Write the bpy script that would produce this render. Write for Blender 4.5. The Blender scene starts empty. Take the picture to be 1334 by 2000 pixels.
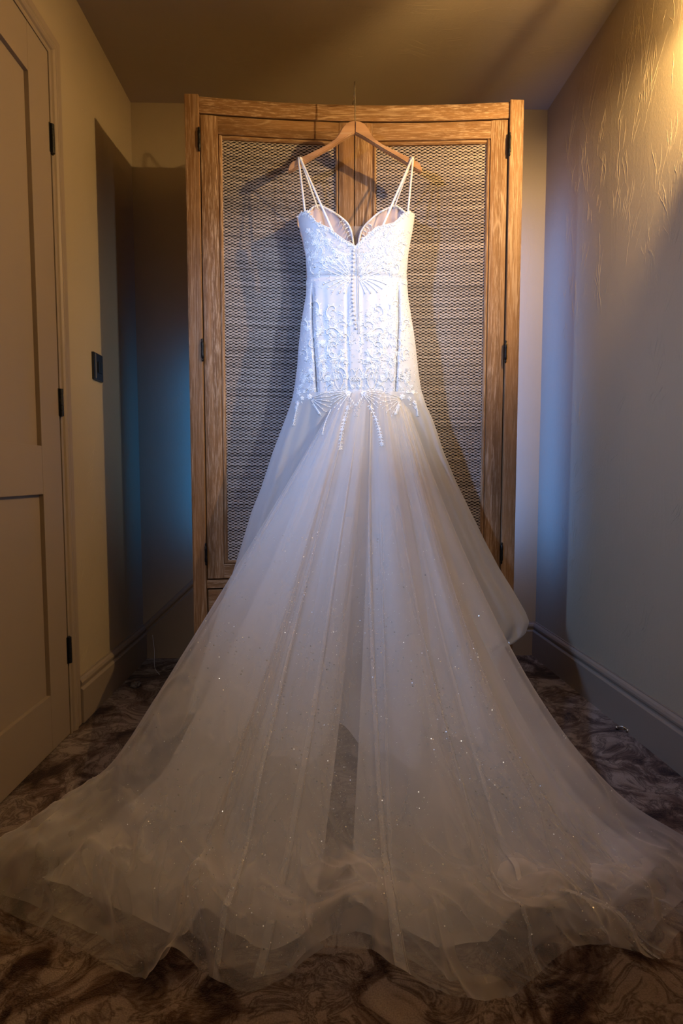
import bpy, bmesh, math, random
import numpy as np
from mathutils import Vector, noise

S = bpy.context.scene
COL = S.collection
random.seed(7)
rng = np.random.default_rng(7)
PI = math.pi

# ------------------------------------------------------------------ camera
FPX, PITCH, YAW, HC = 1073.0, math.radians(3.84), math.radians(1.5), 0.75
cam_d = bpy.data.cameras.new('camera')
cam_d.sensor_fit = 'VERTICAL'
cam_d.sensor_height = 36.0
cam_d.lens = 36.0 * FPX / 2000.0
cam_d.clip_start = 0.02
cam = bpy.data.objects.new('camera', cam_d)
COL.objects.link(cam)
cam.location = (0, 0, HC)
cam.rotation_euler = (PI / 2 - PITCH, 0, -YAW)
S.camera = cam
_f = np.array([math.sin(YAW) * math.cos(PITCH), math.cos(YAW) * math.cos(PITCH), -math.sin(PITCH)])
_r = np.array([math.cos(YAW), -math.sin(YAW), 0.0])
_u = np.cross(_r, _f)


def ray(px, py):
    return _f + _r * (px - 667.0) / FPX - _u * (py - 1000.0) / FPX


def at_y(px, py, y):          # survey helper: where a sight line meets the vertical plane at depth y
    d = ray(px, py)
    return np.array([0, 0, HC]) + d * (y / d[1])


def at_z(px, py, z=0.0):      # ... and where it meets a horizontal plane
    d = ray(px, py)
    return np.array([0, 0, HC]) + d * ((z - HC) / d[2])


# ------------------------------------------------------------------ colour management, world
S.view_settings.view_transform = 'Standard'
S.view_settings.look = 'None'
S.view_settings.gamma = 1.0
S.view_settings.use_curve_mapping = False
S.view_settings.exposure = 0.0
try:
    S.cycles.transparent_max_bounces = 48
    S.cycles.max_bounces = 8
    S.cycles.use_denoising = True
except Exception:
    pass
W = bpy.data.worlds.new('world')
S.world = W
W.use_nodes = True
W.node_tree.nodes['Background'].inputs[0].default_value = (1.0, 0.8, 0.6, 1)
W.node_tree.nodes['Background'].inputs[1].default_value = 0.012


# ------------------------------------------------------------------ lights
def lamp(kind, name, loc, color, energy, target=None, **kw):
    d = bpy.data.lights.new(name, kind)
    d.color = color
    d.energy = energy
    for k, v in kw.items():
        setattr(d, k, v)
    o = bpy.data.objects.new(name, d)
    COL.objects.link(o)
    o.location = loc
    if target is not None:
        o.rotation_euler = (Vector(target) - Vector(loc)).to_track_quat('-Z', 'Y').to_euler()
    return o


# cool video light standing by the left wall, and its weaker partner on the right
lamp('SPOT', 'spot_lamp', (-0.70, 0.69, 1.62), (0.27, 0.49, 1.0), 64, (0.46, 1.70, 0.86),
     spot_size=math.radians(80), spot_blend=1.0, shadow_soft_size=0.03)
lamp('SPOT', 'spot_lamp', (0.80, 0.62, 1.30), (0.80, 0.89, 1.0), 32, (0.06, 1.70, 1.20),
     spot_size=math.radians(50), spot_blend=1.0, shadow_soft_size=0.03)
# tight spot added to brighten the bodice
lamp('SPOT', 'spot_lamp', (0.66, 0.35, 1.85), (0.94, 0.96, 1.0), 20, (0.10, 1.68, 1.30),
     spot_size=math.radians(30), spot_blend=1.0, shadow_soft_size=0.04)
# soft neutral spot added over the camera to brighten the train
lamp('SPOT', 'spot_lamp', (0.05, -0.95, 2.05), (1.0, 0.86, 0.75), 60, (0.08, 1.30, 0.36),
     spot_size=math.radians(32), spot_blend=1.0, shadow_soft_size=0.12)
# blue strips added out of sight behind the wardrobe to tint the walls
lamp('AREA', 'blue_fill_strip', (0.66, 2.10, 1.10), (0.08, 0.29, 1.0), 3.0, (0.86, 2.24, 1.10),
     shape='RECTANGLE', size=0.03, size_y=1.3)
lamp('AREA', 'blue_fill_strip', (-0.468, 2.10, 0.86), (0.02, 0.30, 1.0), 0.75, (-0.485, 2.24, 0.86),
     shape='RECTANGLE', size=0.03, size_y=0.7)
# faint warm fill light added behind the camera
lamp('AREA', 'fill_light', (0.15, -1.2, 1.9), (1.0, 0.72, 0.48), 0.5, (0.1, 1.2, 0.6),
     shape='RECTANGLE', size=1.0, size_y=0.6)


# ------------------------------------------------------------------ materials
def new_mat(name):
    m = bpy.data.materials.new(name)
    m.use_nodes = True
    nt = m.node_tree
    nt.nodes.clear()
    out = nt.nodes.new('ShaderNodeOutputMaterial')
    return m, nt, out


def N(nt, kind, **kw):
    n = nt.nodes.new('ShaderNode' + kind)
    for k, v in kw.items():
        if k in ('operation', 'blend_type', 'data_type', 'noise_dimensions', 'feature', 'wave_type',
                 'bands_direction', 'noise_type', 'normalize', 'distance', 'interpolation', 'rings_direction'):
            setattr(n, k, v)
        else:
            n.inputs[k.replace('_', ' ')].default_value = v
    return n


def L(nt, a, b):
    nt.links.new(a, b)


def ramp(nt, src, stops):
    n = nt.nodes.new('ShaderNodeValToRGB')
    e = n.color_ramp.elements
    while len(e) < len(stops):
        e.new(0.5)
    for i, (p, c) in enumerate(stops):
        e[i].position = p
        e[i].color = (*c, 1) if len(c) == 3 else c
    L(nt, src, n.inputs[0])
    return n.outputs[0]


def mixc(nt, fac, a, b, mode='MIX'):
    n = nt.nodes.new('ShaderNodeMix')
    n.data_type = 'RGBA'
    n.blend_type = mode
    for s, v in ((0, fac), (6, a), (7, b)):
        if hasattr(v, 'is_linked') or hasattr(v, 'links'):
            L(nt, v, n.inputs[s])
        else:
            n.inputs[s].default_value = v if s == 0 else (*v, 1)
    return n.outputs[2]


def math_n(nt, op, a, b=None, c=None):
    n = nt.nodes.new('ShaderNodeMath')
    n.operation = op
    for i, v in enumerate((a, b, c)):
        if v is None:
            continue
        if hasattr(v, 'links'):
            L(nt, v, n.inputs[i])
        else:
            n.inputs[i].default_value = v
    return n.outputs[0]


def coords(nt, scale=(1, 1, 1), rot=(0, 0, 0), rand=False):
    tc = nt.nodes.new('ShaderNodeTexCoord')
    mp = nt.nodes.new('ShaderNodeMapping')
    mp.inputs['Scale'].default_value = scale
    mp.inputs['Rotation'].default_value = rot
    src = tc.outputs['Object']
    if rand:
        oi = nt.nodes.new('ShaderNodeObjectInfo')
        ad = nt.nodes.new('ShaderNodeVectorMath')
        ad.operation = 'ADD'
        sc = nt.nodes.new('ShaderNodeVectorMath')
        sc.operation = 'SCALE'
        cb = nt.nodes.new('ShaderNodeCombineXYZ')
        for i in range(3):
            L(nt, oi.outputs['Random'], cb.inputs[i])
        L(nt, cb.outputs[0], sc.inputs[0])
        sc.inputs['Scale'].default_value = 7.3
        L(nt, src, ad.inputs[0])
        L(nt, sc.outputs[0], ad.inputs[1])
        src = ad.outputs[0]
    L(nt, src, mp.inputs[0])
    return mp.outputs[0]


def principled(nt, out, **kw):
    p = nt.nodes.new('ShaderNodeBsdfPrincipled')
    for k, v in kw.items():
        i = p.inputs[k.replace('_', ' ')]
        if hasattr(v, 'links'):
            L(nt, v, i)
        else:
            i.default_value = (*v, 1) if isinstance(v, tuple) and len(v) == 3 else v
    L(nt, p.outputs[0], out.inputs[0])
    return p


def bump(nt, height, strength, dist):
    b = nt.nodes.new('ShaderNodeBump')
    b.inputs['Strength'].default_value = strength
    b.inputs['Distance'].default_value = dist
    L(nt, height, b.inputs['Height'])
    return b.outputs[0]


def plain(name, col, rough=0.5, metal=0.0, nscale=40.0, var=0.12):
    m, nt, out = new_mat(name)
    n = N(nt, 'TexNoise', Scale=nscale, Detail=4.0)
    L(nt, coords(nt), n.inputs['Vector'])
    c = mixc(nt, n.outputs[0], tuple(x * (1 - var) for x in col), tuple(min(1, x * (1 + var)) for x in col))
    principled(nt, out, Base_Color=c, Roughness=rough, Metallic=metal)
    return m


def plaster(name, base, stretch, strength=0.5):
    m, nt, out = new_mat(name)
    v = coords(nt, stretch)
    n1 = N(nt, 'TexNoise', Scale=1.0, Detail=6.0, Roughness=0.6, Distortion=1.2)
    L(nt, v, n1.inputs['Vector'])
    # combed trowel ripples that come and go in patches
    v2 = coords(nt, (1, 1, 1))
    n2 = N(nt, 'TexNoise', Scale=3.2, Detail=3.0)
    L(nt, v2, n2.inputs['Vector'])
    wv = N(nt, 'TexWave', Scale=38.0, Distortion=7.0, Detail=2.0, Detail_Scale=0.6)
    wv.bands_direction = 'DIAGONAL'
    L(nt, v2, wv.inputs['Vector'])
    patch = ramp(nt, n2.outputs[0], [(0.56, (0, 0, 0)), (0.70, (1, 1, 1))])
    rip = math_n(nt, 'MULTIPLY', wv.outputs[1], patch)
    ridge = ramp(nt, n1.outputs[0], [(0.44, (0, 0, 0)), (0.5, (1, 1, 1)), (0.56, (0, 0, 0))])
    fine = N(nt, 'TexNoise', Scale=160.0, Detail=3.0)
    L(nt, v2, fine.inputs['Vector'])
    h = math_n(nt, 'MULTIPLY_ADD', rip, 0.03, math_n(nt, 'MULTIPLY', ridge, 0.05))
    h = math_n(nt, 'MULTIPLY_ADD', fine.outputs[0], 0.12, h)
    big = N(nt, 'TexNoise', Scale=2.0, Detail=3.0)
    L(nt, v2, big.inputs['Vector'])
    c = mixc(nt, big.outputs[0], tuple(x * 0.9 for x in base), tuple(x * 1.08 for x in base))
    principled(nt, out, Base_Color=c, Roughness=0.55, Specular_IOR_Level=0.35,
               Normal=bump(nt, h, strength, 0.004))
    return m


def wood(name, axis, dark=(0.17, 0.085, 0.034), light=(0.36, 0.20, 0.092), fleck=1.0):
    m, nt, out = new_mat(name)
    s = {'z': (1, 1, 0.045), 'x': (0.045, 1, 1)}[axis]
    v = coords(nt, s, rand=True)
    n1 = N(nt, 'TexNoise', Scale=34.0, Detail=7.0, Roughness=0.62, Distortion=0.6)
    L(nt, v, n1.inputs['Vector'])
    base = ramp(nt, n1.outputs[0], [(0.28, dark), (0.72, light)])
    # cathedral figure
    wv = N(nt, 'TexWave', Scale=5.0, Distortion=6.5, Detail=3.0, Detail_Scale=1.4)
    wv.bands_direction = 'X' if axis == 'z' else 'Z'
    L(nt, v, wv.inputs['Vector'])
    fig = ramp(nt, wv.outputs[1], [(0.0, (0.62, 0.6, 0.58)), (0.35, (1, 1, 1)), (1.0, (1.05, 1.05, 1.05))])
    base = mixc(nt, 0.55, base, fig, 'MULTIPLY')
    # pale lime left in the pores
    n2 = N(nt, 'TexNoise', Scale=330.0, Detail=5.0, Roughness=0.7)
    L(nt, coords(nt, tuple(x if x == 1 else 0.045 for x in s), rand=True), n2.inputs['Vector'])
    n3 = N(nt, 'TexNoise', Scale=9.0, Detail=2.0)
    L(nt, v, n3.inputs['Vector'])
    pores = ramp(nt, n2.outputs[0], [(0.50, (0, 0, 0)), (0.63, (1, 1, 1))])
    area = ramp(nt, n3.outputs[0], [(0.38, (0.30, 0.30, 0.30)), (0.62, (1, 1, 1))])
    fk = math_n(nt, 'MULTIPLY', math_n(nt, 'MULTIPLY', pores, area), fleck)
    colr = mixc(nt, fk, base, (0.60, 0.43, 0.29))
    # a few long cracks of filler
    wv2 = N(nt, 'TexNoise', Scale=7.0, Detail=4.0, Distortion=1.5)
    L(nt, v, wv2.inputs['Vector'])
    ln = ramp(nt, wv2.outputs[0], [(0.492, (0, 0, 0)), (0.5, (1, 1, 1)), (0.508, (0, 0, 0))])
    colr = mixc(nt, math_n(nt, 'MULTIPLY', ln, 0.5), colr, (0.62, 0.45, 0.30))
    h = math_n(nt, 'MULTIPLY_ADD', n1.outputs[0], 0.6, n2.outputs[0])
    principled(nt, out, Base_Color=colr, Roughness=0.55, Specular_IOR_Level=0.3, Normal=bump(nt, h, 0.35, 0.0015))
    return m


def tulle(name, col, a, trans=0.45, var=0.35, vscale=2.0):
    """fine net: the coverage rises with slant, as it does for any thin mesh of threads"""
    m, nt, out = new_mat(name)
    lw = nt.nodes.new('ShaderNodeLayerWeight')
    lw.inputs['Blend'].default_value = 0.5
    cosv = math_n(nt, 'MAXIMUM', math_n(nt, 'SUBTRACT', 1.0, lw.outputs['Facing']), 0.13)
    n = N(nt, 'TexNoise', Scale=vscale, Detail=3.0)
    L(nt, coords(nt), n.inputs['Vector'])
    base = math_n(nt, 'MULTIPLY_ADD', n.outputs[0], -var * (1 - a), 1 - a + 0.5 * var * (1 - a))
    fac = math_n(nt, 'SUBTRACT', 1.0, math_n(nt, 'POWER', base, math_n(nt, 'DIVIDE', 1.0, cosv)))
    d = N(nt, 'BsdfDiffuse')
    d.inputs[0].default_value = (*col, 1)
    t = N(nt, 'BsdfTranslucent')
    t.inputs[0].default_value = (*col, 1)
    m1 = nt.nodes.new('ShaderNodeMixShader')
    m1.inputs[0].default_value = trans
    L(nt, d.outputs[0], m1.inputs[1])
    L(nt, t.outputs[0], m1.inputs[2])
    tr = N(nt, 'BsdfTransparent')
    m2 = nt.nodes.new('ShaderNodeMixShader')
    L(nt, fac, m2.inputs[0])
    L(nt, tr.outputs[0], m2.inputs[1])
    L(nt, m1.outputs[0], m2.inputs[2])
    L(nt, m2.outputs[0], out.inputs[0])
    return m


def carpet_mat():
    m, nt, out = new_mat('carpet')
    v = coords(nt, (1, 1, 1))
    warp = N(nt, 'TexNoise', Scale=3.5, Detail=2.0)
    L(nt, v, warp.inputs['Vector'])
    add = nt.nodes.new('ShaderNodeVectorMath')
    add.operation = 'MULTIPLY_ADD'
    L(nt, warp.outputs[1], add.inputs[0])
    add.inputs[1].default_value = (0.35, 0.35, 0.35)
    L(nt, v, add.inputs[2])
    n1 = N(nt, 'TexNoise', Scale=7.5, Detail=4.0, Roughness=0.6, Distortion=1.0)
    L(nt, add.outputs[0], n1.inputs['Vector'])
    n2 = N(nt, 'TexNoise', Scale=13.0, Detail=4.0, Roughness=0.6, Distortion=0.9)
    L(nt, add.outputs[0], n2.inputs['Vector'])
    c1 = ramp(nt, n1.outputs[0], [(0.36, (0.045, 0.020, 0.014)), (0.46, (0.15, 0.095, 0.070)),
                                  (0.53, (0.29, 0.225, 0.185)), (0.70, (0.36, 0.29, 0.24))])
    lines = ramp(nt, n2.outputs[0], [(0.44, (1, 1, 1)), (0.485, (0.20, 0.13, 0.11)), (0.52, (0.9, 0.9, 0.9)), (0.56, (0.28, 0.2, 0.17)), (0.60, (1, 1, 1))])
    c = mixc(nt, 0.8, c1, lines, 'MULTIPLY')
    pile = N(nt, 'TexNoise', Scale=420.0, Detail=2.0)
    L(nt, v, pile.inputs['Vector'])
    c = mixc(nt, 0.5, c, ramp(nt, pile.outputs[0], [(0.3, (0.5, 0.5, 0.5)), (0.7, (1.3, 1.3, 1.3))]), 'MULTIPLY')
    principled(nt, out, Base_Color=c, Roughness=1.0, Specular_IOR_Level=0.05, Sheen_Weight=0.1,
               Normal=bump(nt, pile.outputs[0], 0.8, 0.004))
    return m


WALLC = (0.42, 0.345, 0.235)
M = dict(
    wall=plaster('plaster_wall', WALLC, (9, 9, 2.2), 0.75),
    ceil=plaster('plaster_ceiling', (0.41, 0.345, 0.25), (2.2, 9, 9), 0.7),
    ridge=plain('plaster_ridge', WALLC, 0.5, 0, 20, 0.05),
    paint=plain('taupe_paint', (0.30, 0.235, 0.175), 0.42, 0, 3.0, 0.06),
    carpet=carpet_mat(),
    oak_v=wood('limed_oak_upright', 'z'),
    oak_h=wood('limed_oak_across', 'x'),
    beech=wood('beech', 'x', (0.48, 0.26, 0.13), (0.60, 0.36, 0.19), 0.10),
    cord=plain('paper_cord', (0.66, 0.56, 0.50), 0.8, 0, 260, 0.22),
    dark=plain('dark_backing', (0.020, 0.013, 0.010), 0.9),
    iron=plain('black_iron', (0.016, 0.016, 0.018), 0.38, 0.6),
    black=plain('black_switch', (0.012, 0.013, 0.015), 0.3),
    edge=plain('grey_bevel', (0.30, 0.28, 0.27), 0.3, 0.4),
    steel=plain('steel', (0.62, 0.58, 0.5), 0.25, 1.0),
    satin=plain('ivory_satin', (0.66, 0.66, 0.69), 0.45, 0, 90, 0.05),
    lace=plain('lace_thread', (0.88, 0.88, 0.88), 0.6, 0, 300, 0.08),
    bead=plain('glass_bead', (0.86, 0.87, 0.88), 0.12, 0.25),
    cup=plain('nude_lining', (0.60, 0.48, 0.46), 0.6, 0, 30, 0.06),
    strap=plain('ivory_ribbon', (0.82, 0.82, 0.82), 0.4),
    thread=plain('white_thread', (0.8, 0.8, 0.8), 0.5),
    scrap=plain('grey_scrap', (0.14, 0.12, 0.11), 0.6),
    tul_outer=tulle('tulle_outer', (0.88, 0.85, 0.83), 0.23),
    tul_mid=tulle('tulle_middle', (0.88, 0.85, 0.83), 0.23),
    tul_in=tulle('tulle_lining', (0.86, 0.82, 0.79), 0.60, 0.35, 0.25),
    tul_side=tulle('tulle_side', (0.84, 0.84, 0.85), 0.84),
    tul_mesh=tulle('illusion_mesh', (0.78, 0.66, 0.58), 0.30, 0.3, 0.0),
    flake=plain('glitter', (0.95, 0.93, 0.9), 0.38, 1.0),
    bulb=None,
)


# ------------------------------------------------------------------ mesh helpers
def link(name, me, mat, parent=None, smooth=False):
    o = bpy.data.objects.new(name, me)
    COL.objects.link(o)
    if mat:
        me.materials.append(mat)
    if parent is not None:
        o.parent = parent
        o.matrix_parent_inverse = parent.matrix_basis.inverted()
    if smooth:
        me.polygons.foreach_set('use_smooth', [True] * len(me.polygons))
    return o


def mesh(name, verts, faces, mat, parent=None, smooth=False):
    me = bpy.data.meshes.new(name)
    me.from_pydata([tuple(map(float, v)) for v in verts], [], faces)
    me.update()
    return link(name, me, mat, parent, smooth)


def from_bm(name, bm, mat, parent=None, smooth=False):
    me = bpy.data.meshes.new(name)
    bmesh.ops.recalc_face_normals(bm, faces=bm.faces)
    bm.to_mesh(me)
    bm.free()
    return link(name, me, mat, parent, smooth)


def empty(name, loc, label, cat, group=None):
    o = bpy.data.objects.new(name, None)
    COL.objects.link(o)
    o.location = loc
    return tag(o, label, cat, group)


def tag(o, label, cat, group=None):
    o['label'] = label
    o['category'] = cat
    if group:
        o['group'] = group
    return o


def struct(o):
    o['kind'] = 'structure'
    return o


def bm_box(bm, lo, hi, bev=0.0, seg=2):
    r = bmesh.ops.create_cube(bm, size=1.0)
    vs = r['verts']
    for v in vs:
        v.co = Vector([lo[i] + (v.co[i] + 0.5) * (hi[i] - lo[i]) for i in range(3)])
    if bev > 0:
        es = list({e for v in vs for e in v.link_edges})
        bmesh.ops.bevel(bm, geom=es, offset=bev, segments=seg, affect='EDGES', profile=0.7)


def box(name, lo, hi, mat, parent=None, bev=0.002):
    bm = bmesh.new()
    bm_box(bm, lo, hi, bev)
    return from_bm(name, bm, mat, parent)


def bm_tube(bm, pts, r, sides=6, cap=True, flat=1.0, up=None):
    """swept tube; r may be a list"""
    pts = [Vector(p) for p in pts]
    n = len(pts)
    rs = r if hasattr(r, '__len__') else [r] * n
    rings = []
    prev = None
    for i, p in enumerate(pts):
        t = (pts[min(i + 1, n - 1)] - pts[max(i - 1, 0)])
        if t.length < 1e-9:
            t = Vector((0, 0, 1))
        t.normalize()
        a = Vector(up) if up is not None else (prev if prev is not None else (Vector((0, 1, 0)) if abs(t.y) < 0.9 else Vector((1, 0, 0))))
        a = a - t * a.dot(t)
        if a.length < 1e-6:
            a = t.orthogonal()
        a.normalize()
        prev = a
        b = t.cross(a)
        rings.append([bm.verts.new(p + (a * math.cos(k * 2 * PI / sides) * flat + b * math.sin(k * 2 * PI / sides)) * rs[i]) for k in range(sides)])
    for i in range(n - 1):
        for k in range(sides):
            bm.faces.new((rings[i][k], rings[i][(k + 1) % sides], rings[i + 1][(k + 1) % sides], rings[i + 1][k]))
    if cap:
        bm.faces.new(rings[0])
        bm.faces.new(list(reversed(rings[-1])))


def extrude_profile(name, prof, a, b, frame, mat, parent=None):
    """prof: list of (u, v); frame(u, v, end)->xyz; straight moulding between ends a and b"""
    n = len(prof)
    vs = [frame(u, v, a) for u, v in prof] + [frame(u, v, b) for u, v in prof]
    fs = [(i, (i + 1) % n, n + (i + 1) % n, n + i) for i in range(n)]
    fs += [tuple(range(n))[::-1], tuple(range(n, 2 * n))]
    o = mesh(name, vs, fs, mat, parent)
    bm = bmesh.new()
    bm.from_mesh(o.data)
    bmesh.ops.recalc_face_normals(bm, faces=bm.faces)
    bm.to_mesh(o.data)
    bm.free()
    return o


def interp(x, pts):
    xs = [p[0] for p in pts]
    ys = [p[1] for p in pts]
    return np.interp(x, xs, ys)


def smooth_curve(pts, n):
    """Catmull-Rom through points, n samples, even in index"""
    P = np.array(pts, float)
    m = len(P)
    out = []
    for q in np.linspace(0, m - 1, n):
        i = min(int(q), m - 2)
        t = q - i
        p0, p1, p2, p3 = P[max(i - 1, 0)], P[i], P[i + 1], P[min(i + 2, m - 1)]
        out.append(0.5 * (2 * p1 + (p2 - p0) * t + (2 * p0 - 5 * p1 + 4 * p2 - p3) * t * t + (3 * p1 - p0 - 3 * p2 + p3) * t ** 3))
    return np.array(out)


# ================================================================== ROOM
ZC, XL, YB, YF = 2.187, -0.757, 2.245, -1.7


def xr(y):                                   # the right wall runs very slightly askew
    return 0.905 - 0.0316 * (y - 1.2)


def slab(name, pts, thick, mat):
    """closed slab: polygon pts pushed along thick vector"""
    n = len(pts)
    vs = [tuple(p) for p in pts] + [tuple(p[i] + thick[i] for i in range(3)) for p in pts]
    fs = [tuple(range(n)), tuple(range(2 * n - 1, n - 1, -1))] + [(i, n + i, n + (i + 1) % n, (i + 1) % n) for i in range(n)]
    o = mesh(name, vs, fs, mat)
    return struct(o)


floor = slab('floor', [(XL, YF, 0), (xr(YF), YF, 0), (xr(YB), YB, 0), (XL, YB, 0)], (0, 0, -0.08), M['carpet'])
ceiling = slab('ceiling', [(XL, YF, ZC), (XL, YB, ZC), (xr(YB), YB, ZC), (xr(YF), YF, ZC)], (0, 0, 0.08), M['ceil'])
wall_l = slab('wall_left', [(XL, YF, 0), (XL, YB, 0), (XL, YB, ZC), (XL, YF, ZC)], (-0.08, 0, 0), M['wall'])
wall_r = slab('wall_right', [(xr(YF), YF, 0), (xr(YF), YF, ZC), (xr(YB), YB, ZC), (xr(YB), YB, 0)], (0.08, 0, 0), M['wall'])
wall_b = slab('wall_back', [(XL, YB, 0), (xr(YB), YB, 0), (xr(YB), YB, ZC), (XL, YB, ZC)], (0, 0.08, 0), M['wall'])
wall_f = slab('wall_front', [(XL, YF, 0), (XL, YF, ZC), (xr(YF), YF, ZC), (xr(YF), YF, 0)], (0, -0.08, 0), M['wall'])


def trowel_ridges(parent, frame, boxes, name='trowel_ridge'):
    """raised trowel strokes in the plaster; frame(a, b, h) -> xyz"""
    bm = bmesh.new()
    for (a0, a1, b0, b1, n, ang, spread, lmin, lmax) in boxes:
        for _ in range(n):
            a, b = random.uniform(a0, a1), random.uniform(b0, b1)
            th = ang + random.gauss(0, spread)
            ln = random.uniform(lmin, lmax) * random.uniform(0.4, 1)
            curl = random.gauss(0, 1.0)
            k = random.choice((1, 1, 2, 3, 4, 5))
            for q in range(k):
                pts, rs = [], []
                aa, bb = a + q * 0.008 * math.sin(th) + random.gauss(0, .003), b - q * 0.011 * math.cos(th) + random.gauss(0, .014)
                t = th
                m = 9
                for i in range(m):
                    pts.append(frame(aa, bb, 0.0))
                    rs.append(0.00064 * random.uniform(0.5, 1.2) * math.sin(PI * (i + 0.4) / (m - 0.2)) ** 0.6)
                    t += curl * ln / m + random.gauss(0, 0.12)
                    aa += math.cos(t) * ln / m
                    bb += math.sin(t) * ln / m
                bm_tube(bm, pts, rs, 5, False)
    o = from_bm(name, bm, M['ridge'], parent, True)
    o['kind'] = 'stuff'
    return o


trowel_ridges(wall_r, lambda a, b, h: (xr(a) - h, a, b), [
    (1.30, 2.05, 1.25, 2.10, 110, PI / 2 + .12, 0.2, 0.05, 0.22),
    (1.25, 1.75, 0.95, 1.60, 40, PI / 2 + .1, 0.35, 0.03, 0.14),
    (1.25, 2.00, 0.25, 1.0, 40, PI / 2 + .5, 0.6, 0.02, 0.12)])
trowel_ridges(ceiling, lambda a, b, h: (a, b, ZC - h), [
    (-0.65, 0.85, 1.45, 2.15, 60, 0.0, 0.22, 0.05, 0.18),
    (0.25, 0.85, 1.45, 1.95, 30, 0.05, 0.15, 0.05, 0.16)])
trowel_ridges(wall_l, lambda a, b, h: (XL + h, a, b), [
    (1.66, 1.86, 0.15, 0.8, 26, 1.1, 0.35, 0.02, 0.09),
    (1.66, 2.0, 0.8, 1.9, 8, 1.3, 0.4, 0.02, 0.06)])
trowel_ridges(wall_b, lambda a, b, h: (a, YB - h, b), [
    (-0.70, -0.50, 0.3, 0.5, 2, 1.2, 0.15, 0.03, 0.06)])

# skirting boards ------------------------------------------------
SK = [(0, 0), (0.019, 0), (0.019, 0.101), (0.0165, 0.104), (0.0115, 0.107), (0.012, 0.112), (0.016, 0.118),
      (0.0165, 0.124), (0.013, 0.131), (0.008, 0.1345), (0.0055, 0.1355), (0.0055, 0.1385), (0, 0.1385)]
struct(extrude_profile('baseboard_left', SK, 1.641, YB, lambda u, v, e: (XL + u, e, v), M['paint']))
struct(extrude_profile('baseboard_right', SK, YF, YB, lambda u, v, e: (xr(e) - u, e, v), M['paint']))
struct(extrude_profile('baseboard_back', SK, 0.0, xr(YB) - 0.0, lambda u, v, e: (e, YB - u, v), M['paint']))


# raking skirting that climbs the back wall behind the wardrobe's left side
def rake(u, v, e):
    return (e, YB - u, 0.135 + (e - XL) * 0.93 + (v - 0.1385) * 1.25)


struct(extrude_profile('trim_1', [(0, -1.1), (0.019, -1.1)] + SK[2:], XL + 0.002, -0.30,
                       lambda u, v, e: (e, YB - u, max(0.0, rake(u, v, e)[2])), M['paint']))

# door and its casing ---------------------------------------------
DX0, DX = XL, -0.741
door = box('door_1', (DX0 - 0.01, 0.79, 0.008), (DX - 0.013, 1.557, 1.872), M['paint'], None, 0)
struct(door)
DY0, DY1, YS0, YS1 = 0.79, 1.557, 0.892, 1.456
for a, b in ((DY0, YS0), (YS1, DY1)):
    box('stile', (DX - 0.014, a, 0.008), (DX, b, 1.872), M['paint'], door, 0.0012)
for a, b in ((0.008, 0.160), (0.700, 0.826), (1.753, 1.872)):
    box('rail', (DX - 0.014, YS0, a), (DX - 0.0003, YS1, b), M['paint'], door, 0.0012)
for a, b in ((0.160, 0.700), (0.826, 1.753)):
    box('panel', (DX - 0.018, YS0, a), (DX - 0.0115, YS1, b), M['paint'], door, 0.0008)
for z0 in (0.213, 0.913, 1.615):
    bm = bmesh.new()
    for k in range(5):
        bm_tube(bm, [(DX + 0.003, 1.5625, z0 + 0.0005 + k * 0.0152), (DX + 0.003, 1.5625, z0 + 0.0148 + k * 0.0152)], 0.0062, 10)
    bm_box(bm, (DX - 0.004, 1.552, z0), (DX + 0.0012, 1.573, z0 + 0.076), 0.0005, 1)
    from_bm('hinge', bm, M['iron'], door)
AR = [(0, 0), (0.014, 0), (0.014, 0.010), (0.011, 0.0115), (0.011, 0.018), (0.016, 0.021), (0.0195, 0.027), (0.0195, 0.033),
      (0.016, 0.042), (0.014, 0.047), (0.0145, 0.050), (0.0145, 0.066), (0.012, 0.070), (0, 0.070)]


def casing(name, parent, pa, pb):
    """pa(v) and pb(v): both mitred ends of the moulding as (y, z)"""
    n = len(AR)
    vs = [(XL + u, *pa(v)) for u, v in AR] + [(XL + u, *pb(v)) for u, v in AR]
    fs = [(i, (i + 1) % n, n + (i + 1) % n, n + i) for i in range(n)] + [tuple(range(n))[::-1], tuple(range(n, 2 * n))]
    o = mesh(name, vs, fs, M['paint'], parent)
    bm = bmesh.new()
    bm.from_mesh(o.data)
    bmesh.ops.recalc_face_normals(bm, faces=bm.faces)
    bm.to_mesh(o.data)
    bm.free()
    return o


g, zt = 1.5675, 1.879
arch = struct(casing('trim_2', None, lambda v: (g + v, 0.0), lambda v: (g + v, zt + v)))
casing('casing_head', arch, lambda v: (g + v, zt + v), lambda v: (0.783 - v, zt + v))
casing('casing_leg', arch, lambda v: (0.783 - v, zt + v), lambda v: (0.783 - v, 0.0))

# light switch ------------------------------------------------------
sw = empty('light_switch', (XL, 1.853, 1.103), 'small black double light switch plate on the beige left wall', 'light switch')
box('plate', (XL - 0.001, 1.817, 1.060), (XL + 0.0075, 1.889, 1.147), M['black'], sw, 0.002)
box('bevel_strip', (XL + 0.0070, 1.829, 1.064), (XL + 0.0088, 1.8325, 1.143), M['edge'], sw, 0.0004)
for k in (0, 1):
    box('rocker', (XL + 0.007, 1.846 + k * 0.017, 1.085), (XL + 0.0105, 1.8605 + k * 0.017, 1.121), M['black'], sw, 0.001)

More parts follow.
